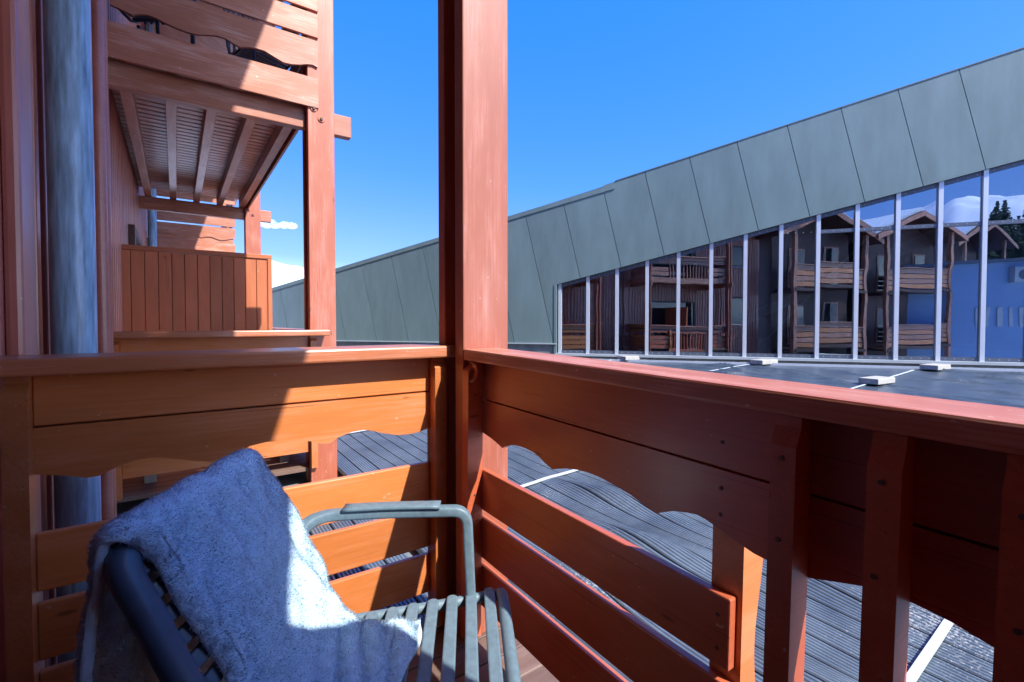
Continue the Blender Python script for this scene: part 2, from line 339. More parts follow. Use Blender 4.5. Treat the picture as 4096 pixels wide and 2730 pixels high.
GX = np.stack([np.linspace(5.01, (10.70-NW[1]*y)/NW[0], kx) for y in yy]); GY = np.repeat(yy[:, None], kx, 1)
V = np.stack((GX, GY, ground_z(GX, GY, 2)), -1).reshape(-1, 3).tolist()
Fc = [(i*kx+j, i*kx+j+1, (i+1)*kx+j+1, (i+1)*kx+j) for i in range(len(yy)-1) for j in range(kx-1)]
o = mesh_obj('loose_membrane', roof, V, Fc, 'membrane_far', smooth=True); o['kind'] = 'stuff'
# gravel margin at the foot of the hall
V = []; Fc = []
for k in range(2600):
    t = RNG.uniform(-9, 13); d = RNG.uniform(10.74, 10.95); p = BW*t+np.array((7.36, 8.488))+NW*(d-10.956); r = RNG.uniform(.012, .03)
    z = float(ground_z(p[0], p[1], False))+.005; b = len(V); a0 = RNG.uniform(0, 6)
    for i in range(5): V.append((p[0]+r*math.cos(a0+i*1.257)*RNG.uniform(.7, 1.2), p[1]+r*math.sin(a0+i*1.257), z+RNG.uniform(-.004, .006)))
    V.append((p[0], p[1], z+r*RNG.uniform(.5, .9)))
    Fc += [(b+i, b+(i+1) % 5, b+5) for i in range(5)]
o = mesh_obj('gravel_margin', roof, V, Fc, 'stone'); o['kind'] = 'stuff'
e0 = BW*-9+np.array((7.36, 8.488))-NW*.235; e1 = BW*13+np.array((7.36, 8.488))-NW*.235
sweep('edging', roof, [(e0[0], e0[1], float(ground_z(*e0, False))+.02), (e1[0], e1[1], float(ground_z(*e1, False))+.02)], [(-.008, -.03), (.008, -.03), (.008, .025), (-.008, .025)], 'strap', smooth=False)

# balcony deck
deck = structure(bpy.data.objects.new('balcony_floor', None)); link(deck, None, Matrix.Translation((.2, 0, -1.18)))
for k in range(33): bx('plank', deck, (-.42, 1.04), (-2.28+k*.122, -2.28+k*.122+.116), (-1.212, -1.18-random.uniform(0, .002)), 'deck', 'x')
for x in (-.2, .35, .85): bx('bearer', deck, (x, x+.07), (-2.3, 1.75), (-1.36, -1.214), 'deck', 'y')

# ================================================================== CHALET FACADE
wallt = thing('chalet_wall', 'red brown chalet facade of vertical lapped boards behind the downpipe', 'wall', (-.45, 2, -1.3))
bx('wall_core', wallt, (-.75, -.43), (-5.3, 14.8), (-1.6, 5.6), 'darkw', 'y', 0)
k = 0; y = -5.3
while y < 14.6:
    near = 1.2 < y < 5
    wv = random.uniform(.135, .15) if not near else .148
    bx('board', wallt, (-.43, -.408), (y, y+wv-.004), (-1.5, 5.5), 'wall', 'z', .004)
    bx('batten', wallt, (-.408, -.384), (y+wv-.03, y+wv+.026), (-1.5, 5.5), 'wall', 'z', .006)
    y += wv
bx('corner_trim', wallt, (-.384, -.352), (3.62, 3.79), (-1.5, 5.4), 'wall', 'z', .008)
bx('corner_trim', wallt, (-.384, -.345), (1.86, 2.02), (-1.5, 5.4), 'wall', 'z', .012)
def window(label, y0, y1, z0, z1, blind=False):
    t = thing('window', label, 'window', (-.38, (y0+y1)/2, z0))
    for a in ((y0, y0+.07), (y1-.07, y1)): bx('frame', t, (-.383, -.33), a, (z0, z1), 'darkw', 'z')
    for a in ((z0, z0+.07), (z1-.07, z1)): bx('frame', t, (-.383, -.331), (y0+.07, y1-.07), a, 'darkw', 'y')
    bx('pane', t, (-.375, -.36), (y0+.07, y1-.07), (z0+.07, z1-.07), 'win', 'y', 0)
    bx('sill', t, (-.383, -.25), (y0-.08, y1+.08), (z0-.05, z0-.004), 'sill', 'y')
    return t
window('small upper window mirrored in the glass beside the double pipe', -4.3, -3.5, 2.6, 3.6)
window('tall lower window mirrored in the glass above the rail', -4.4, -3.5, -.1, 1.2)
window('wide dark balcony door behind the chair mirrored in the glass', -1.5, .9, -1.12, 1.0)
window('upper balcony door mirrored above the middle of the glazing', -1.5, .9, 1.95, 4.0)
window('dark door of the neighbouring balcony behind the board screen', 6.2, 7.7, -1.1, 1.0)

rf = thing('chalet_roof', 'overhanging chalet roof above the balconies mirrored at the top of the glazing', 'roof', (0, 4, 4.6))
plate('roof_slab', rf, [(-1.2, 5.62), (1.29, 4.60), (1.29, 4.74), (-1.2, 5.8)], -6.2, 15.2, 'upper', frame((0, 0, 0), (1, 0, 0), (0, 0, 1), (0, 1, 0)))
plate('snow_cover', rf, [(-1.2, 5.81), (1.2, 4.79), (1.15, 4.95), (-1.2, 6.0)], -6, 15, 'snow', frame((0, 0, 0), (1, 0, 0), (0, 0, 1), (0, 1, 0)))
bx('eave_board', rf, (1.291, 1.315), (-6.2, 15.2), (4.56, 4.76), 'upper', 'y')
# ------------------------------------------------------------------ posts
def twin_post(y0, z0, z1, label, dz=0):
    t = thing('timber_post', label, 'post', (.956, y0+.1, z0), 'twin timber posts along the facade')
    bx('post_member', t, (.856, 1.056), (y0, y0+.063), (z0, z1), 'post', 'z', .005)
    bx('post_member', t, (.856, 1.056), (y0+.146, y0+.2), (z0, z1), 'post', 'z', .005)
    bx('spacer', t, (.905, 1.0), (y0+.0635, y0+.1455), (z0, 1.50+dz), 'post', 'z', .002)
    bx('spacer', t, (.905, 1.0), (y0+.0635, y0+.1455), (1.72+dz, z1), 'post', 'z', .002)
    for x, z in ((.955, 1.60), (.90, 1.67)):
        b = dot('bolt', t, (x, y0-.004, z+dz), (0, -1, 0), .026, .008, 'post', seg=16); dot('nut', b, (x, y0-.014, z+dz), (0, -1, 0), .012, .012, 'steel', seg=6)
    return t
twin_post(1.52, -1.62, 5.2, 'large red brown timber post in the middle where two railings meet')
twin_post(3.955, -1.6, 5.2, 'timber post with bolts and beam stub left of the middle post')
twin_post(8.02, -1.6, 5.2, 'far timber post behind the vertical board screen')
twin_post(-2.3, -1.6, 5.2, 'timber post at the hidden end of the balcony mirrored in glass')
twin_post(12.3, -1.8, 4.9, 'farthest sunlit timber post beyond the slatted railing', -.2)

# ------------------------------------------------------------------ railing in the left of the picture (parallel x)
SCALL = [(-.30, -.386), (-.241, -.400), (-.20, -.414), (-.175, -.413), (-.14, -.397), (-.10, -.384), (-.06, -.381), (-.02, -.391), (.03, -.407), (.075, -.417), (.11, -.416), (.145, -.402), (.185, -.386), (.23, -.380), (.28, -.384), (.33, -.389), (.365, -.398), (.395, -.410), (.425, -.413), (.452, -.397), (.475, -.390), (.501, -.384), (.541, -.382), (.571, -.389), (.609, -.403), (.666, -.418), (.711, -.421), (.75, -.418), (.797, -.407)]
XZ = lambda y: frame((0, y, 0), (1, 0, 0), (0, 0, 1), (0, -1, 0))
def rail_x(y, label, x0, x1, dz, handy, handx, mt='rail', mh='hand', ups=True):
    t = thing('balcony_railing', label, 'railing', ((x0+x1)/2, y, -1.15))
    bx('handrail', t, handx, handy, (-.131+dz, -.087+dz), mh, 'x', .007)
    bx('board', t, (x0, x1), (y, y+.022), (-.264+dz, -.134+dz), mt, 'x', .003)
    sx = (x1-x0)/1.097
    bx('seam_strip', t, (x0, x1), (y+.0225, y+.03), (-.29+dz, -.24+dz), 'darkw', 'x', 0)  # dark strip added behind the gap so the groove reads dark
    plate('scalloped_board', t, [(x0, -.2685+dz), (x1, -.2685+dz)]+[(x0+(a+.30)*sx, b+dz) for a, b in SCALL[::-1]], -.022, 0, mt, XZ(y))
    for z0, z1 in ((-.691, -.541), (-.871, -.723), (-1.05, -.9)): bx('slat', t, (x0, x1), (y, y+.022), (z0+dz, z1+dz), mt, 'x', .004)
    if ups:
        for a, b in ((x0-.047, x0), (x1, x1+.046)):
            plate('upright', t, [(y+.022, -1.17+dz), (y+.022, -.134+dz), (y-.026, -.134+dz), (y-.026, -.15+dz), (y-.05, -.172+dz), (y-.05, -1.17+dz)], 0, b-a, mt, frame((a, 0, 0), (0, 1, 0), (0, 0, 1), (1, 0, 0)))
    return t
rl = rail_x(1.68, 'brown railing at left with scalloped boards and slats behind the chair', -.30, .797, 0, (1.60, 1.80), (-.40, .853))
bx('rail_tongue', rl, (.853, .93), (1.60, 1.664), (-.131, -.087), 'hand', 'x', .004)
rn = rail_x(3.965, "neighbour's brown side railing in front of the vertical board screen", -.30, .852, .03, (3.80, 3.953), (-.384, .97))
# neighbour's outer railing
ro = thing('balcony_railing', "neighbour's outer railing running away behind the second post", 'railing', (.95, 6, -1.15))
bx('handrail', ro, (.86, 1.01), (4.16, 8.02), (-.10, -.06), 'hand', 'y', .006)
for z0, z1 in ((-.245, -.105), (-.385, -.249), (-.66, -.51), (-.84, -.69), (-1.02, -.87)): bx('slat', ro, (.92, .942), (4.16, 8.01), (z0, z1), 'rail', 'y')

# ------------------------------------------------------------------ railing on the right (leaves the middle post towards the viewer)
a_, b_ = math.radians(.6), math.radians(1.08)
eyv = Vector((math.sin(a_)*math.cos(b_), math.cos(a_)*math.cos(b_), math.sin(b_))); exv = Vector((math.cos(a_), -math.sin(a_), 0)); ezv = exv.cross(eyv)
FR = frame((.856, 1.52, 0), exv, eyv, ezv)
rr = thing('balcony_railing', 'dark red railing at right with handrail, slats and upright balusters', 'railing', (.93, -.2, -1.15))
bx('handrail', rr, (0, .15), (-3.78, -.001), (-.137, -.096), 'handR', 'y', .006, FR)
bx('board', rr, (.06, .082), (-3.72, -.03), (-.279, -.139), 'railR', 'y', .003, FR)
SCR = [(-.05, -.404), (-.104, -.412), (-.149, -.423), (-.175, -.430), (-.20, -.417), (-.236, -.405), (-.275, -.400), (-.308, -.399), (-.348, -.401), (-.38, -.408), (-.41, -.420), (-.446, -.430), (-.473, -.421), (-.512, -.409), (-.556, -.401), (-.597, -.397), (-.647, -.397), (-.70, -.403), (-.749, -.410), (-.795, -.422), (-.825, -.430), (-.842, -.421), (-.87, -.408), (-.908, -.398), (-.933, -.394), (-.96, -.399), (-1.021, -.417), (-1.056, -.426), (-1.09, -.429), (-1.155, -.428), (-1.197, -.415), (-1.235, -.404), (-1.298, -.399), (-1.342, -.404), (-1.388, -.416), (-1.42, -.425)]
yv = -1.45
while yv > -3.7: SCR.append((yv, -.414+.015*math.cos((yv+1.45)*16.5)+.0)); yv -= .04
YZ = lambda x: FR @ frame((x, 0, 0), (0, 1, 0), (0, 0, 1), (1, 0, 0))
plate('scalloped_board', rr, [(-.03, -.404)]+SCR+[(-3.70, -.2825), (-.03, -.2825)], 0, .022, 'railR', YZ(.06))
bx('seam_strip', rr, (.0825, .092), (-3.7, -.03), (-.31, -.25), 'darkw', 'y', 0, FR)  # added dark backing, makes the open joint read as a dark groove
for z0, z1 in ((-.692, -.541), (-.873, -.722), (-1.055, -.902)):
    bx('slat', rr, (.06, .083), (-1.012, -.03), (z0, z1), 'railR', 'y', .004, FR)
    bx('slat', rr, (.06, .083), (-3.70, -2.72), (z0, z1), 'railR', 'y', .004, FR)
bx('bottom_board', rr, (.06, .083), (-2.70, -1.03), (-1.20, -1.06), 'railR', 'y', .004, FR)
plate('upright', rr, [(.06, -1.17), (.06, -.138), (.022, -.138), (.022, -.152), (-.002, -.174), (-.002, -1.17)], 0, .043, 'railR', FR @ frame((0, -.045, 0), (1, 0, 0), (0, 0, 1), (0, 1, 0)))
plate('bracket', rr, [(-.004, -.138), (.03, -.138), (.03, -.205), (-.004, -.212), (.012, -.195), (.017, -.172), (.010, -.15)], 0, .028, 'railR', FR @ frame((0, -.078, 0), (1, 0, 0), (0, 0, 1), (0, 1, 0)))
prof = [(.0835, -1.19), (.0835, -.29)]
for k in range(40): z = -.29-.9*k/39; prof.append((.148+.013*math.sin((z+.55)*14.5)*1.0, z))
for y1 in (-.955, -2.72): plate('stile', rr, prof, 0, .069, 'rail', FR @ frame((0, y1-.069, 0), (1, 0, 0), (0, 0, 1), (0, 1, 0)))
for k in range(11):
    y1 = -1.111-.1425*k
    ba = plate('baluster', rr, [(.058, -1.19), (.058, -.1395), (.016, -.1395), (.016, -.158), (0, -.19), (0, -1.15), (.012, -1.19)], 0, .042, 'railR', FR @ frame((0, y1-.042, 0), (1, 0, 0), (0, 0, 1), (0, 1, 0)))
    if k < 3:
        for z in (-.211, -.354): dot('screw', ba, (-.0008, y1-.016+random.uniform(-.004, .004), z), (-1, 0, 0), .0045, .002, 'steel', FR)
for yq, z in ((-.985, -.225), (-.985, -.32), (-.985, -.375), (-.985, -.585), (-.985, -.655), (-.985, -.765)): dot('screw', rr, (.0592, yq, z), (-1, 0, 0), .0042, .002, 'steel', FR)
for z in (-.262, -.63, -.66): dot('screw', rr, (.028, -.0458, z), (0, -1, 0), .004, .002, 'steel', FR)

# ------------------------------------------------------------------ balconies of the upper floor
UP = [(-.312, 2.001), (-.258, 1.99), (-.203, 1.976), (-.169, 1.993), (-.129, 2.005), (-.082, 2.002), (-.029, 1.985), (.037, 1.972), (.099, 1.968), (.149, 1.971), (.201, 1.989), (.26, 2.004), (.313, 2.001), (.361, 1.982), (.402, 1.97), (.451, 1.988), (.501, 1.997), (.559, 1.996), (.618, 1.974), (.686, 1.951), (.74, 1.955), (.803, 1.971), (.851, 1.99), (.892, 1.998), (.929, 1.988)]
def upper_balcony(y0, y1, label, near=True, dz=0, mirror=False):
    """y0,y1: the beams sit at y0 and y1 in the gaps of the twin posts"""
    t = thing('upper_balcony', label, 'balcony', (.3, (y0+y1)/2, 1.53+dz))
    for yb in (y0, y1): bx('beam', t, (-.43, 1.21), (yb-.038, yb+.038), (1.53+dz, 1.70+dz), 'upper', 'x', .006)
    for x in (-.32, -.047, .222, .503, .785): bx('joist', t, (x, x+.076), (y0-.03, y1+.03), (1.7025+dz, 1.83+dz), 'upper', 'y', .004)
    yy_ = y0-.06
    while yy_ < y1+.06:
        bx('ceiling_plank', t, (-.41, .876), (yy_, yy_+.085), (1.832+dz, 1.858+dz), 'upper', 'x', .005); yy_ += .1
    bx('floor_deck', t, (-.41, .86), (y0-.05, y1+.05), (1.862+dz, 1.895+dz), 'darkw', 'y', 0)
    ends = [(y0-.1225, y0-.1005)] if not mirror else [(y1+.1005, y1+.1225)]
    if mirror: ends.append((y0-.1225, y0-.1005))
    for ya, yb in ends:
        bx('fascia_board', t, (-.36, .935), (ya, yb), (1.673+dz, 1.90+dz), 'upper', 'x', .004)
        plate('scalloped_board', t, [(a, b+dz) for a, b in UP]+[(.935, 2.188+dz), (-.312, 2.188+dz)], -.022, 0, 'upper', XZ(ya))
        bx('side_board', t, (-.31, .936), (ya, yb), (2.213+dz, 2.393+dz), 'upper', 'x', .004)
        bx('side_board', t, (-.31, .936), (ya, yb), (2.416+dz, 2.60+dz), 'upper', 'x', .004)
        bx('side_board', t, (-.31, .936), (ya, yb), (2.63+dz, 2.76+dz), 'upper', 'x', .004)
        bx('handrail', t, (-.38, .95), (ya-.06, yb+.06), (2.765+dz, 2.806+dz), 'upper', 'x', .006)
    # outer side
    bx('fascia_board', t, (.878, .900), (y0-.0, y1+.0), (1.673+dz, 1.90+dz), 'upper', 'y', .004)
    L = y1-y0
    for z0, z1 in ((2.47, 2.60), (2.62, 2.76)): bx('outer_board', t, (.878, .900), (y0, y1), (z0+dz, z1+dz), 'upper', 'y', .004)
    for z0, z1 in ((1.98, 2.13), (2.16, 2.31)):
        bx('outer_slat', t, (.878, .900), (y0, y0+L*.27), (z0+dz, z1+dz), 'upper', 'y', .004); bx('outer_slat', t, (.878, .900), (y1-L*.27, y1), (z0+dz, z1+dz), 'upper', 'y', .004)
    for k in range(11): yq = y0+L*.30+L*.40*k/10; bx('baluster', t, (.834, .876), (yq-.02, yq+.02), (1.905+dz, 2.75+dz), 'upper', 'z', .003)
    bx('handrail', t, (.86, 1.0), (y0, y1), (2.765+dz, 2.806+dz), 'upper', 'y', .006)
    return t
upper_balcony(4.06, 8.125, "neighbour's upper balcony with beams, joists and scalloped boards at upper left")
upper_balcony(-2.195, 1.625, 'upper balcony overhead mirrored in the middle of the glazing', mirror=True)
upper_balcony(10.5, 12.405, 'far upper balcony with sunlit horizontal boards above the board screen', dz=-.42)
# more boards on the far railing below
fr2 = thing('balcony_railing', 'far horizontal board railing lit on its right half above the screen', 'railing', (.3, 10.3, 1.2))
for z0, z1 in ((1.06, 1.24), (1.485, 1.60)): bx('board', fr2, (-.36, .9), (10.395, 10.417), (z0, z1), 'upper', 'x')
bx('handrail', fr2, (-.38, .95), (10.30, 10.40), (1.245, 1.284), 'upper', 'x')

def garden_chair(x, y, rz, label):
    t = thing('garden_chair', label, 'chair', (x, y, 1.9), 'chairs on the upper balcony')
    fr = Matrix.Translation((x, y, 1.9)) @ Matrix.Rotation(rz, 4, 'Z')
    for sx in (-.2, .2):
        sweep('frame', t, crom([(sx, .22, .0), (sx, .2, .42), (sx, -.16, .43), (sx, -.26, .9)], 5), ell(.012, .012, 8), 'chair', ref=(1, 0, 0), world=fr)
        bx('leg', t, (sx-.012, sx+.012), (-.2, -.176), (0, .42), 'chair', 'z', .003, fr)
    for k in range(9): bx('back_slat', t, (-.185+k*.044, -.165+k*.044), (-.235, -.22), (.46, .88), 'chair', 'z', .003, fr)
    for k in range(6): bx('seat_slat', t, (-.2, .2), (-.15+k*.06, -.11+k*.06), (.425, .44), 'chair', 'x', .003, fr)
    return t
garden_chair(-.13, 4.5, 2.6, 'dark slatted chair at left behind the scalloped boards of the upper balcony')
garden_chair(.66, 4.75, 3.5, 'dark slatted chair near the post behind the scalloped boards of the upper balcony')
# ------------------------------------------------------------------ downpipes
def pipe(x, y, r, z0, z1, label, mt='zinc', group=None):
    t = thing('downpipe', label, 'pipe', (x, y, z0), group)
    sweep('pipe', t, [(x, y, z0+(z1-z0)*i/12) for i in range(13)], ell(r, r, 28), mt, ref=(0, 1, 0))
    for z in (z0+.9, (z0+z1)/2+.55, z1-.5):
        sweep('collar', t, [(x, y, z), (x, y, z+.035)], ell(r+.006, r+.006, 28), mt, ref=(0, 1, 0)); bx('wall_bracket', t, (-.41, x-r-.004), (y-.012, y+.012), (z+.006, z+.028), 'strip', 'x')
    return t
pipe(-.302, 2.33, .064, -1.4, 5.4, 'thick zinc downpipe tinted with reflected sky blue at left in front of the wall')
pipe(-.30, 9.95, .06, -1.5, 5.2, 'far grey downpipe above the vertical board screen')
pipe(-.30, 3.25, .03, -1.4, 5.2, 'left slim brown pipe mirrored in the second glass bay', 'wall', 'slim brown pipes'); pipe(-.30, 3.10, .03, -1.4, 5.2, 'right slim brown pipe mirrored in the second glass bay', 'wall', 'slim brown pipes')
pipe(-.30, -2.8, .03, -1.4, 5.2, 'left slim brown pipe mirrored beside the small windows', 'wall', 'slim brown pipes'); pipe(-.30, -2.95, .03, -1.4, 5.2, 'right slim brown pipe mirrored beside the small windows', 'wall', 'slim brown pipes')

# ------------------------------------------------------------------ privacy screen
ps = thing('privacy_screen', 'brown screen of vertical boards under the neighbouring ceiling, right end sunlit', 'screen', (.2, 5.5, -1.18))
wv = 1.21/12
for k in range(12): bx('board', ps, (-.43+k*wv+.002, -.43+(k+1)*wv-.002), (5.50, 5.522), (-1.17, .655), 'screen', 'z', .003)
bx('backing', ps, (-.425, .775), (5.523, 5.53), (-1.16, .65), 'darkw', 'x', 0)
bx('cap', ps, (-.43, .822), (5.485, 5.545), (.657, .70), 'screen', 'x', .004)
bx('stile', ps, (.782, .822), (5.486, 5.544), (-1.17, .655), 'screen', 'z', .004)
nf = structure(bpy.data.objects.new('balcony_floor', None)); link(nf, None, Matrix.Translation((.3, 6, -1.15)))
for k in range(34): bx('plank', nf, (-.42, 1.04), (4.0+k*.122, 4.0+k*.122+.116), (-1.18, -1.15), 'deck', 'x')
p2 = thing('privacy_screen', 'brown vertical board screen beside the viewer mirrored in the glazing', 'screen', (.2, -.2, -1.18))
for k in range(12): bx('board', p2, (-.43+k*wv+.002, -.43+(k+1)*wv-.002), (-.21, -.188), (-1.17, .655), 'screen', 'z', .003)
bx('backing', p2, (-.425, .775), (-.187, -.18), (-1.16, .65), 'screen', 'x', 0)
bx('cap', p2, (-.43, .822), (-.225, -.165), (.657, .70), 'screen', 'x', .004)
bx('stile', p2, (.782, .822), (-.224, -.166), (-1.17, .655), 'screen', 'z', .004)
# grey bench behind the neighbour's railing
be = thing('bench', "weathered grey wooden bench behind the neighbour's railing", 'bench', (.3, 4.5, -1.15))
for k in range(4): bx('seat_slat', be, (-.25, .78), (4.22+k*.105, 4.22+k*.105+.095), (-.70, -.665), 'grey_wood', 'x', .004)
for x in (-.2, .68): bx('leg', be, (x, x+.07), (4.26, 4.33), (-1.15, -.70), 'grey_wood', 'z'); bx('leg', be, (x, x+.07), (4.52, 4.59), (-1.15, -.70), 'grey_wood', 'z')

# ================================================================== GREY HALL WITH GLAZING
A0 = Vector((7.36, 8.488, 0)); Bv = Vector((BW[0], BW[1], 0)); Nv = Vector((NW[0], NW[1], 0))
HF = frame(A0, Bv, (0, 0, 1), -Nv)          # (t, z, outwards)
hall = thing('hall_building', 'grey panelled wedge building with a long sloping roof and tall glazing', 'building', (12, 5, -.9))
def clip(poly, n, c):
    out = []
    for i in range(len(poly)):
        p, q = np.array(poly[i]), np.array(poly[(i+1) % len(poly)]); dp, dq = p@n-c, q@n-c
        if dp <= 0: out.append(tuple(p))
        if dp*dq < 0: out.append(tuple(p+(q-p)*dp/(dp-dq)))
    return out
SL = .2365; TS = -.228
zt = lambda t: 2.874+SL*t
zs = lambda t: .912+SL*t
TEND = 12.95
def below(m, c): n = np.array((-m, 1.)); return n, c      # z <= c+m t
def above(m, c): n = np.array((m, -1.)); return n, -c
def seam_poly(t0, t1):
    # seam through (t_top, zt(t_top)) going down along (-TS)
    P_ = []
    for tt in (t0, t1): zz = zt(tt); P_.append(((tt, zz)))
    (ta, za), (tb, zb) = P_; f = lambda tt, z0_, z: tt+TS*(z-z0_)
    return [(f(ta, za, 8), 8), (f(tb, zb, 8), 8), (f(tb, zb, -2), -2), (f(ta, za, -2), -2)]
for k in range(-10, 14):
    t0 = .068+.924*k; g = .006
    pieces = []
    base = seam_poly(t0+g, t0+.924-g)
    base = clip(base, *below(SL if t0 > .9 else .2145, 2.874 if t0 > .9 else 2.74))
    base = clip(base, np.array((1., 0)), TEND)
    left = clip(base, np.array((1., 0)), -.062); left = clip(left, *above(0, -.49)) if len(left) > 2 else []
    right = clip(base, np.array((-1., 0)), .062); right = clip(right, *above(SL, .912)) if len(right) > 2 else []
    if len(left) > 2 and len(right) > 2:   # panel notched round the glazing corner
        o = plate('panel', hall, left, -.04, 0, 'panel', HF); plate('panel_return', o, right, -.04, 0, 'panel', HF)
    else:
        for p in (left, right):
            if len(p) > 2: plate('panel', hall, p, -.04, 0, 'panel', HF)
core = [(-10, -.46), (-10, .6), (1.0, 2.93), (1.275, 3.13), (TEND, zt(TEND)-.03), (TEND, zs(TEND)+.02), (-.03, zs(-.03)+.02), (-.064, zs(-.064)), (-.064, -.46)]
plate('wall_core', hall, core, -.2, -.045, 'strip', HF)
plate('flashing', hall, [(-10, .595), (1.27, 3.012), (1.27, 3.115), (-10, .70)], -.14, .018, 'panel', HF)
plate('roof_edge', hall, [(1.275, zt(1.275)+.002), (TEND, zt(TEND)+.002), (TEND, zt(TEND)+.022), (1.275, zt(1.275)+.022)], -.14, .012, 'panel', HF)
plate('roof', hall, [(-10, .55), (TEND, zt(TEND)-.06), (TEND, zt(TEND)-.01), (1.25, zt(1.25)-.02), (-10, .60)], -7.5, -.141, 'panel', HF)
plate('base_ledge', hall, [(-10, -.515), (-.066, -.515), (-.066, -.491), (-10, -.491)], -.05, .03, 'sill', HF)
plate('plinth', hall, [(-10, -1.2), (TEND, -1.2), (TEND, -.776), (-.066, -.776), (-.066, -.516), (-10, -.516)], -.25, -.02, 'concrete', HF)
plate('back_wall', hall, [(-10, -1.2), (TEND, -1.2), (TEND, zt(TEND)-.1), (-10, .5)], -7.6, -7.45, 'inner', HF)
plate('end_wall', hall, [(TEND-.15, -1.2), (TEND, -1.2), (TEND, zt(TEND)-.07), (TEND-.15, zt(TEND)-.12)], -7.4, -.2, 'panel', HF)
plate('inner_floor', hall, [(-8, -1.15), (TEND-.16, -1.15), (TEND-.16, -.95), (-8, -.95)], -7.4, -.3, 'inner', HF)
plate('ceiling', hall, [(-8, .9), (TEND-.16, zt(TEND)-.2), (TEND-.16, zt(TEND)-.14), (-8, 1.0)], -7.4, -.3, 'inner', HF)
plate('side_jamb', hall, [(-.125, -.76), (-.064, -.76), (-.064, .90), (-.125, .885)], -.05, .012, 'panel', HF)
# diagonal steel and stay inside
plate('inner_beam', hall, [(2.0, -.95), (2.5, -.95), (9.6, 2.55), (9.6, 2.85)], -2.6, -2.45, 'beamg', HF)
plate('inner_stay', hall, [(4.1, -.95), (4.16, -.95), (6.9, 2.2), (6.86, 2.22)], -1.5, -1.46, 'beamg', HF)
plate('sill_ledge', hall, [(-.10, -.775), (TEND, -.775), (TEND, -.722), (-.10, -.722)], -.12, .03, 'sill', HF)
SPC = .66
nm = int(TEND/SPC)
for n in range(nm+1):
    t0 = n*SPC
    plate('mullion', hall, [(t0-.036, -.7215), (t0+.036, -.7215), (t0+.036, zs(t0+.036)-.002), (t0-.036, zs(t0-.036)-.002)], -.13, -.05, 'alu', HF)
    if n == nm: break
    a, b = t0+.037, t0+SPC-.037
    plate('pressure_strip', hall, [(a, -.7205), (b, -.7205), (b, -.645), (a, -.645)], -.115, -.075, 'strip', HF)
    plate('head_strip', hall, [(a, zs(a)-.085), (b, zs(b)-.085), (b, zs(b)-.003), (a, zs(a)-.003)], -.115, -.078, 'strip', HF)
    tz = 1.82; has = zs(a) > tz+.2
    if has: plate('transom', hall, [(a, tz-.035), (b, tz-.035), (b, tz+.035), (a, tz+.035)], -.115, -.07, 'strip', HF)
    for z0, top in ([(-.65, None)] if not has else [(-.65, tz), (tz+.03, None)]):
        pts = [(a-.01, z0), (b+.01, z0), (b+.01, (top or zs(b)-.05)), (a-.01, (top or zs(a)-.05))]
        cxm = sum(p[0] for p in pts)/4; czm = sum(p[1] for p in pts)/4
        R_ = Matrix.Rotation(math.radians(random.gauss(0, .22)), 4, 'Y') @ Matrix.Rotation(math.radians(random.gauss(0, .13)), 4, 'X')
        plate('glass_pane', hall, [(p[0]-cxm, p[1]-czm) for p in pts], -.104, -.098, 'glass', HF @ Matrix.Translation((cxm, czm, 0)) @ R_)
V = []; Fc = []
def bolt_at(t_, z_, d_, r=.009):
    b = len(V)
    for i in range(6): V.append((t_+r*math.cos(i*1.047), z_+r*math.sin(i*1.047), d_))
    V.append((t_, z_, d_+.008))
    for i in range(6): Fc.append((b+i, b+(i+1) % 6, b+6))
for n in range(nm):
    for q in range(4):
        t_ = n*SPC+.12+q*.14; bolt_at(t_, -.683, -.075); bolt_at(t_, zs(t_)-.044, -.078)
        if zs(n*SPC) > 2.0: bolt_at(t_, 1.82, -.07)
o = mesh_obj('bolts', hall, V, Fc, 'bolt', HF); o['kind'] = 'stuff'

# ------------------------------------------------------------------ straps and ballast blocks on the membrane
def strap(y, x0, x1, label):
    xs = np.arange(x0, x1, .08); P_ = [(x, y+.004*math.sin(x*3), float(.65*ground_z(np.array([x]), np.array([y]), False)[0]+.35*ground_z(np.array([x]), np.array([y]))[0])+.02) for x in xs]
    o = sweep('strap', None, P_, [(-.015, -.004), (.015, -.004), (.015, .004), (-.015, .004)], 'strap', smooth=False)
    return tag(o, label, 'strap', 'pale straps over the membrane')
strap(.54, 1.15, 11.4, 'nearest pale strap on the dark roof seen between the right balusters')
strap(2.80, 1.15, 10.9, 'pale strap on the roof seen under the scalloped board, with two blocks')
strap(5.08, 1.15, 9.5, 'far pale strap on the roof ending at a block by the glazing')
strap(7.35, 1.15, 8.0, 'farthest pale strap on the roof beyond the middle post')
def block(x, y, rz, label, s=(.52, .27, .085)):
    z = float(ground_z(np.array([x]), np.array([y]), False)[0])+.02
    fr = Matrix.Translation((x, y, z)) @ Matrix.Rotation(rz, 4, 'Z')
    o = bx('ballast_block', None, (-s[0]/2, s[0]/2), (-s[1]/2, s[1]/2), (0, s[2]), 'block', 'x', .008, fr)
    return tag(o, label, 'block', 'ballast blocks on the roof')
block(8.87, 2.74, -.12, 'pale ballast block nearest the right handrail on the dark membrane')
block(11.25, 2.60, -.12, 'pale ballast block close to the glazing near the right edge')
block(9.75, 4.92, -.1, 'pale ballast block in front of the middle of the glazing')
block(8.3, 7.15, -.12, 'leftmost pale ballast block just above the right handrail')

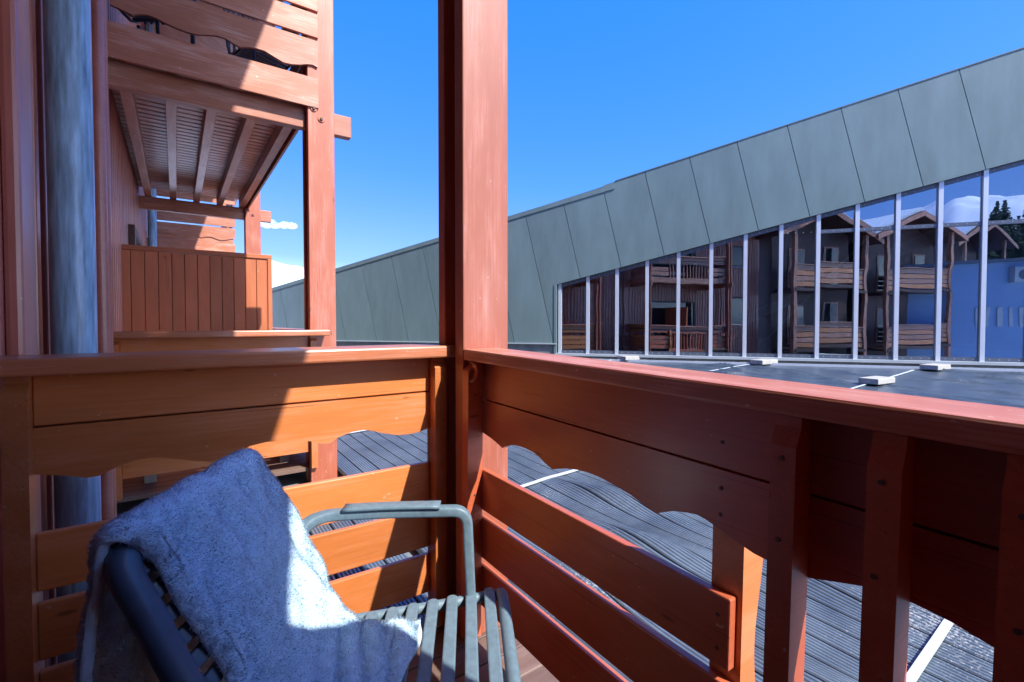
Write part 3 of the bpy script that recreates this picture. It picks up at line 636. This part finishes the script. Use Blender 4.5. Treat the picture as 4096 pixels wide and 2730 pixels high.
# ================================================================== CHAIR AND BLANKET
FV = np.array((math.cos(math.radians(-30)), math.sin(math.radians(-30)))); SV = np.array((-FV[1], FV[0]))
CF = frame((0, 0, 0), (FV[0], FV[1], 0), (SV[0], SV[1], 0), (0, 0, 1))   # (f,s,z)
cl = CF @ Vector((-.15, .99, -1.18))
ch = thing('armchair', 'slate grey slatted garden armchair in the corner under a light grey fleece blanket', 'chair', cl)
SC_ = .99
def tubep(p, k=5): return crom(p, k)
bk = []
left = [(-.325, .80, -.742), (-.365, .775, -.685), (-.43, .759, -.56), (-.485, .759, -.445), (-.515, .760, -.385), (-.528, .775, -.356), (-.532, .80, -.348)]
rightp = [(f_, 2*SC_-s_, z_) for f_, s_, z_ in left[::-1]]
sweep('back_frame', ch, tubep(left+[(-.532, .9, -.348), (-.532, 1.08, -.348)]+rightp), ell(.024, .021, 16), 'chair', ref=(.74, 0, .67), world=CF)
for k in range(8):
    q = (k+.9)/9; f_ = -.53+.49*.35*q; z_ = -.35-.35*q; hw = .222
    sweep('back_slat', ch, [(f_, SC_-hw, z_), (f_, SC_-hw*.5, z_-.002), (f_-.006, SC_, z_-.004), (f_, SC_+hw*.5, z_-.002), (f_, SC_+hw, z_)], rrect(.014, .006, .004), 'chair', ref=(.8, 0, .6), world=CF)
def slat_plan(f0, wd, s0, s1):
    r = wd/2; pts = []
    for i in range(9): t = math.pi*i/8; pts.append((f0+r+r*math.cos(t), s1+r*math.sin(t)*.9))
    for i in range(9): t = math.pi+math.pi*i/8; pts.append((f0+r+r*math.cos(t), s0+r*math.sin(t)*.9))
    return pts
for k in range(-5, 4):
    f0 = -.107+.049*k; e = .262+.27*(f0+.014)
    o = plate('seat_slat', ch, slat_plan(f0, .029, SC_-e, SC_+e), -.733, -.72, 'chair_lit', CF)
    md = o.modifiers.new('bevel', 'BEVEL'); md.width = .004; md.segments = 2
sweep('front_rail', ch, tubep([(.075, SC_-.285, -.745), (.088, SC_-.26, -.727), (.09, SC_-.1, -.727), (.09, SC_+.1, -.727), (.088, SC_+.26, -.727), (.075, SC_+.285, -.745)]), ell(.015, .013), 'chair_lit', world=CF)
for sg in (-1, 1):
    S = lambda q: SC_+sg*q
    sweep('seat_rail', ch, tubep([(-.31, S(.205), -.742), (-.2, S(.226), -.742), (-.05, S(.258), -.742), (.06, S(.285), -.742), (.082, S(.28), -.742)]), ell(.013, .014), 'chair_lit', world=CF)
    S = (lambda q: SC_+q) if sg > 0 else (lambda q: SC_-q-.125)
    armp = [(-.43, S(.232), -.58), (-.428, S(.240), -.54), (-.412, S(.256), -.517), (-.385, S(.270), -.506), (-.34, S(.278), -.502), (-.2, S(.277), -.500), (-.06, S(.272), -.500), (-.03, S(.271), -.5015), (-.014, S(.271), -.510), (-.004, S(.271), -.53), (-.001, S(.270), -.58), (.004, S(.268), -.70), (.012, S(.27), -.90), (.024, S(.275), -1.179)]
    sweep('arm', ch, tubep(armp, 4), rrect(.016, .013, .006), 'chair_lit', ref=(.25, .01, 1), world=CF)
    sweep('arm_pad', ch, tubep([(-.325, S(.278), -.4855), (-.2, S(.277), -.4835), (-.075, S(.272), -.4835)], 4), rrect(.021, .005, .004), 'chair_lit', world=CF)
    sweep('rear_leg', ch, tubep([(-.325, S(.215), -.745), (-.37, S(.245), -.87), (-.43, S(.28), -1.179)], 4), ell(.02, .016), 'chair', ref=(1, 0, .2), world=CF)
# blanket
path = [(-.585, -1.06), (-.582, -.9), (-.576, -.7), (-.572, -.5), (-.570, -.41), (-.564, -.35), (-.552, -.318), (-.528, -.308), (-.504, -.318), (-.490, -.352), (-.468, -.405), (-.434, -.475), (-.400, -.545), (-.366, -.612), (-.330, -.665), (-.285, -.695), (-.23, -.703), (-.175, -.706), (-.122, -.708)]
PV = np.array([(p[0], 0, p[1]) for p in path]); PP = np.array(crom(PV, 12)); nv = len(PP); nu = 110
arc = np.concatenate(([0], np.cumsum(np.linalg.norm(np.diff(PP, axis=0), axis=1)))); top = arc[np.argmax(PP[:, 2])]
a_key = [0, .25, .5, top-.05, top, top+.06, top+.13, top+.22, top+.30, top+.36, top+.40, top+.46, top+.53]
smin = np.interp(arc, a_key, [.725, .735, .742, .752, .757, .778, .798, .808, .808, .80, .79, .78, .775])
smax = np.interp(arc, a_key, [1.16, 1.18, 1.195, 1.2, 1.205, 1.215, 1.232, 1.24, 1.24, 1.232, 1.195, 1.17, 1.138])
ker = np.ones(9)/9
def sm(a): return np.convolve(np.pad(a, 4, 'edge'), ker, 'valid')
smin = sm(smin); smax = sm(smax)
uu = np.linspace(0, 1, nu); AA, UU = np.meshgrid(arc, uu, indexing='ij')
SS = smin[:, None]*(1-UU)+smax[:, None]*UU+.006*np.sin(AA*31+UU*4)*((UU < .06)|(UU > .94))
FF = np.repeat(PP[:, 0:1], nu, 1); ZZ = np.repeat(PP[:, 2:3], nu, 1)
tg = np.gradient(PP, axis=0); tg /= np.linalg.norm(tg, axis=1)[:, None]; nrm = np.stack((-tg[:, 2], tg[:, 0]), 1)   # outward (up / front)
nrm *= np.sign((nrm[np.argmax(PP[:, 2]), 1]))
x1 = SS-.25*(AA-top)
x1 = x1+.012*np.sin(AA*14+SS*5)
dis = .007*np.exp(-((x1-.89)/.028)**2)+.006*np.exp(-((x1-.99-.15*(AA-top))/.03)**2)+.004*np.exp(-((x1-1.08+.1*(AA-top))/.026)**2)+.0012*np.sin(x1*60+AA*7)
dis = 1.5*dis*np.clip((AA-top)/.08, 0, 1)*np.clip((top+.55-AA)/.2, .3, 1)+.0035*np.sin(SS*47+AA*17)*np.sin(AA*29+SS*11)
edge = np.minimum(UU, 1-UU)*(smax-smin)[:, None]
dis = dis-.022*np.exp(-edge/.014)
dis = np.where(AA > top+.42, dis+.004*np.sin(AA*120+SS*30)*np.clip((AA-top-.42)/.05, 0, 1), dis)
FF = FF+dis*nrm[:, 0:1]; ZZ = ZZ+dis*nrm[:, 1:2]
FF = np.where(AA > arc[-1]-.06, FF+.012*np.sin(SS*19), FF)
FF = FF+np.where(AA < top-.02, .012*np.sin(SS*22+1)*np.clip((top-.02-AA)/.3, 0, 1), 0)
pts = np.stack((FF, SS, ZZ), -1)
bl = thing('blanket', 'fluffy light grey fleece blanket tinted blue for shade, draped over the chair back and seat', 'blanket', CF @ Vector((-.5, 1, -1.06)))
Fc = [(i*nu+j, i*nu+j+1, (i+1)*nu+j+1, (i+1)*nu+j) for i in range(nv-1) for j in range(nu-1)]
o = mesh_obj('cloth', bl, pts.reshape(-1, 3), Fc, 'fleece', CF, smooth=True)
md = o.modifiers.new('thick', 'SOLIDIFY'); md.thickness = .015; md.offset = 0
# pile: short tufts on both faces
du = np.gradient(pts, axis=1); dv = np.gradient(pts, axis=0); nn = np.cross(dv, du); nn /= np.linalg.norm(nn, axis=-1)[..., None]+1e-9
kmid = int(np.argmax(PP[:, 2])); 
if nn[kmid, nu//2, 2] < 0: nn = -nn
NB = 300000
area = np.linalg.norm(np.cross(dv, du), axis=-1)[:-1, :-1].ravel(); cdf = np.cumsum(area)/area.sum()
idx = np.searchsorted(cdf, RNG.random(NB)); ii, jj = idx//(nu-1), idx % (nu-1); fu = RNG.random(NB); fv = RNG.random(NB)
def bil(A): return (A[ii, jj].T*(1-fu)*(1-fv)+A[ii, jj+1].T*fu*(1-fv)+A[ii+1, jj].T*(1-fu)*fv+A[ii+1, jj+1].T*fu*fv).T
p0 = bil(pts); n0 = bil(nn); side = np.where(RNG.random(NB) < .30, -1., 1.)[:, None]
clump = np.stack((np.sin(p0[:, 1]*150+np.sin(p0[:, 2]*140+p0[:, 1]*60)*2.2), np.sin(p0[:, 2]*170+p0[:, 0]*130+np.sin(p0[:, 1]*130+p0[:, 2]*50)*2.2), np.cos(p0[:, 0]*150+p0[:, 1]*190+np.sin(p0[:, 2]*90)*2)), 1)
lean = (.08+.7*np.exp(-edge[ii, jj]/.05))[:, None]*clump+RNG.normal(0, .40, (NB, 3))+np.array((.0, 0, -.35))
dirv = n0*side+lean; dirv /= np.linalg.norm(dirv, axis=1)[:, None]
ln = RNG.uniform(.0025, .0050, NB)[:, None]*(1+1.1*np.exp(-edge[ii, jj]/.05))[:, None]
rv = RNG.normal(0, 1, (NB, 3)); sidev = np.cross(dirv, rv); sidev /= np.linalg.norm(sidev, axis=1)[:, None]; wd = RNG.uniform(.0004, .0007, NB)[:, None]
b0 = p0+n0*side*.0068
VV = np.stack((b0-sidev*wd, b0+sidev*wd, b0+dirv*ln), 1).reshape(-1, 3)
me = bpy.data.meshes.new('pile'); me.vertices.add(NB*3); me.vertices.foreach_set('co', VV.ravel())
me.loops.add(NB*3); me.loops.foreach_set('vertex_index', np.arange(NB*3)); me.polygons.add(NB); me.polygons.foreach_set('loop_start', np.arange(NB)*3)
me.update(); me.materials.append(M['pile'])
cn = n0*side+.10*dirv; cn /= np.linalg.norm(cn, axis=1)[:, None]
me.polygons.foreach_set('use_smooth', np.ones(NB, bool)); me.normals_split_custom_set_from_vertices(np.repeat(cn, 3, axis=0).tolist())
o = link(bpy.data.objects.new('pile', me), bl, CF); o['kind'] = 'stuff'

# ================================================================== WHAT THE GLAZING MIRRORS
def gable_chalet(label, xf, yc, hw, zb, ze, za, depth, rail_y):
    t = thing('chalet', label, 'chalet', (xf-depth/2, yc, zb), 'chalets mirrored in the glazing')
    plate('wall', t, [(yc-hw, zb), (yc+hw, zb), (yc+hw, ze), (yc, za), (yc-hw, ze)], -depth, 0, 'darkw', frame((xf, 0, 0), (0, 1, 0), (0, 0, 1), (1, 0, 0)))
    s = (za-ze)/hw
    for sg in (-1, 1):
        pr_ = [(yc, za+.02), (yc+sg*(hw+.75), ze-.75*s+.02), (yc+sg*(hw+.75), ze-.75*s+.26), (yc, za+.26)]
        r = plate('roof', t, pr_ if sg > 0 else pr_[::-1], -depth-.3, 1.25, 'darkw', frame((xf, 0, 0), (0, 1, 0), (0, 0, 1), (1, 0, 0)))
        sn = [(yc, za+.265), (yc+sg*(hw+.7), ze-.7*s+.265), (yc+sg*(hw+.7), ze-.7*s+.42), (yc, za+.45)]
        plate('snow_cover', r, sn if sg > 0 else sn[::-1], -depth-.2, 1.1, 'snow', frame((xf, 0, 0), (0, 1, 0), (0, 0, 1), (1, 0, 0)))
        bg_ = [(yc, za-.02), (yc+sg*(hw+.78), ze-.78*s-.02), (yc+sg*(hw+.78), ze-.78*s+.24), (yc, za+.24)]
        plate('bargeboard', r, bg_ if sg > 0 else bg_[::-1], 1.252, 1.30, 'upper', frame((xf, 0, 0), (0, 1, 0), (0, 0, 1), (1, 0, 0)))
    for z in (-.1, 2.75):
        bx('handrail', t, (xf+1.0, xf+1.14), rail_y, (z-.04, z), 'upper', 'y')
        for q in range(4): bx('balcony_board', t, (xf+1.05, xf+1.08), rail_y, (z-.26-.24*q, z-.06-.24*q), 'rail' if q % 2 else 'upper', 'y')
        bx('balcony_floor', t, (xf, xf+1.15), rail_y, (z-1.2, z-1.06), 'darkw', 'y')
    for yq in rail_y: bx('post', t, (xf+.95, xf+1.12), (yq-.09, yq+.09), (zb, ze+.1), 'upper', 'z')
    for yq in (yc-hw*.5, yc+hw*.4):
        for z in (-1, 1.75): wv_ = bx('window', t, (xf+.002, xf+.04), (yq-.5, yq+.5), (z, z+1.9), 'upper', 'z'); bx('pane', wv_, (xf+.041, xf+.05), (yq-.42, yq+.42), (z+.08, z+1.82), 'win', 'z', 0)
    return t
gable_chalet('dark chalet with snowy gable, first of three mirrored in the glass', -.1, -8.3, 2.5, -3, 4.3, 5.3, 7, (-10.6, -6.0))
gable_chalet('dark chalet with snowy gable, middle of three mirrored in the glass', .0, -14.2, 2.4, -3, 4.5, 5.45, 7, (-16.4, -12.0))
gable_chalet('reddish chalet with snowy gable, farthest right of three mirrored', -4.2, -26.6, 1.7, -3, 5.3, 6.25, 7, (-28, -25.2))
bh = thing('house', 'white rendered house wall coloured blue for shade, mirrored at the right end of the glass', 'house', (3.5, -21, -2))
u_ = Vector((.43, -.903, 0)); n_ = Vector((.903, .43, 0)); BF = frame((.9, -16.6, 0), u_, (0, 0, 1), n_)
plate('wall', bh, [(-2.4, -3), (14, -3), (14, 3.5), (-2.4, 2.85)], -5, 0, 'shaded_white_wall', BF)
plate('roof_edge', bh, [(-2.5, 2.852), (14.2, 3.502), (14.2, 3.68), (-2.5, 3.03)], -5.2, .25, 'strip', BF)
bxo = plate('cooling_unit', bh, [(2.3, 2.0), (3.15, 2.0), (3.15, 2.75), (2.3, 2.75)], .002, .4, 'sill', BF)
dot('fan', bxo, BF @ Vector((2.72, 2.37, .403)), n_, .26, .02, 'strip', seg=20)
for k in range(5): plate('window', bh, [(1.3+k*.52, -.3), (1.5+k*.52, -.3), (1.5+k*.52, .75), (1.3+k*.52, .7)], .002, .05, 'sill', BF)
# spruces
def spruce_mesh(h, seed):
    r = np.random.default_rng(seed); V = []; Fc = []
    nl = 26
    for l in range(nl):
        z = h*(.10+.90*l/nl); R_ = h*.20*(1-l/nl)**.85+.05; nb = max(5, int(15*(1-l/nl)+5))
        for b in range(nb):
            a = r.uniform(0, 6.28); L = R_*r.uniform(.7, 1.15); d = np.array((math.cos(a), math.sin(a))); p = np.array((-d[1], d[0]))
            for q in range(4):
                c = d*L*(.25+.24*q); zc = z-L*.30*(.2+.25*q)+r.normal(0, .05); wq = .16*h/10*(1.5-.25*q)*r.uniform(.7, 1.2); i0 = len(V); e = d*L*.18
                V += [(c[0]-p[0]*wq-e[0], c[1]-p[1]*wq-e[1], zc+.05), (c[0]+p[0]*wq-e[0], c[1]+p[1]*wq-e[1], zc+.02), (c[0]+e[0]*1.4, c[1]+e[1]*1.4, zc-.16*h/10), (c[0]-e[0]*.3, c[1]-e[1]*.3, zc-.24*h/10)]
                Fc += [(i0, i0+1, i0+2), (i0, i0+3, i0+2), (i0+1, i0+2, i0+3)]
    return V, Fc
TM = []
for s_ in range(3):
    V, Fc = spruce_mesh(10, s_); me = bpy.data.meshes.new('crown'); me.from_pydata([tuple(map(float, v)) for v in V], [], Fc); me.materials.append(M['needle']); TM.append(me)
bm = bmesh.new(); bmesh.ops.create_cone(bm, cap_ends=True, segments=8, radius1=.16, radius2=.03, depth=9); trunk_me = bpy.data.meshes.new('trunk'); bm.to_mesh(trunk_me); bm.free(); trunk_me.materials.append(M['bark'])
hill = structure(mesh_obj('hill', None, [(-70, -38, 0), (30, -38, 0), (30, -75, 8), (-70, -75, 8), (30, -140, 19), (-70, -140, 19)], [(0, 3, 2, 1), (3, 5, 4, 2)], 'snow'))
for k in range(18):
    y = random.uniform(-95, -48); az_ = math.radians(-118.0+k*.33+random.uniform(-.15, .15)); q_ = (13.1-y)/-math.sin(az_); x = 17.8+q_*math.cos(az_); z = 8*(-38-y)/37 if y > -75 else 8+11*(-75-y)/65; h = random.uniform(.6, 1.05)
    W_ = Matrix.Translation((x, y, z-.3)) @ Matrix.Rotation(random.uniform(0, 6), 4, 'Z') @ Matrix.Scale(h, 4)
    t = bpy.data.objects.new('spruce_tree', None); tag(link(t, None, W_), 'dark spruce on the snowy hill mirrored at the right end of the glass', 'tree', 'spruces mirrored in the glazing')
    link(bpy.data.objects.new('trunk', trunk_me), t, W_ @ Matrix.Translation((0, 0, 4.2))); link(bpy.data.objects.new('crown', TM[k % 3]), t, W_)
# ------------------------------------------------------------------ small cloud
def cloud():
    m = bpy.data.materials.new('cloud_vapour'); m.use_nodes = True; t = m.node_tree; t.nodes.clear(); o = t.nodes.new('ShaderNodeOutputMaterial'); pv = t.nodes.new('ShaderNodeVolumePrincipled')
    tc = t.nodes.new('ShaderNodeTexCoord'); nz = N(t, 'ShaderNodeTexNoise', Scale=.022, Detail=6, Roughness=.7); t.links.new(tc.outputs['Object'], nz.inputs[0])
    d = ramp(t, nz.outputs[0], ((.46, (0, 0, 0)), (.68, (.05, .05, .05)))); t.links.new(d, pv.inputs['Density']); pv.inputs['Color'].default_value = (.98, .98, 1, 1); pv.inputs['Anisotropy'].default_value = .2
    t.links.new(pv.outputs[0], o.inputs['Volume']); M['cloud'] = m
    bm = bmesh.new(); c = Vector((.178, 1.105, .205))*4600; side = Vector((1.105, -.178, 0)).normalized()
    for k in range(9):
        mtx = Matrix.Translation(c+side*((k-4)*30)+Vector((0, 0, random.uniform(-14, 14)))) @ Matrix.Diagonal((60, 90, 30+random.uniform(-10, 10), 1)); bmesh.ops.create_icosphere(bm, subdivisions=2, radius=1, matrix=mtx)
    me = bpy.data.meshes.new('cloud'); bm.to_mesh(me); bm.free(); me.materials.append(m); o = link(bpy.data.objects.new('cloud', me), None, ID); o['kind'] = 'stuff'; o['label'] = 'small white cloud low in the sky left of the post'; o['category'] = 'cloud'
cloud()
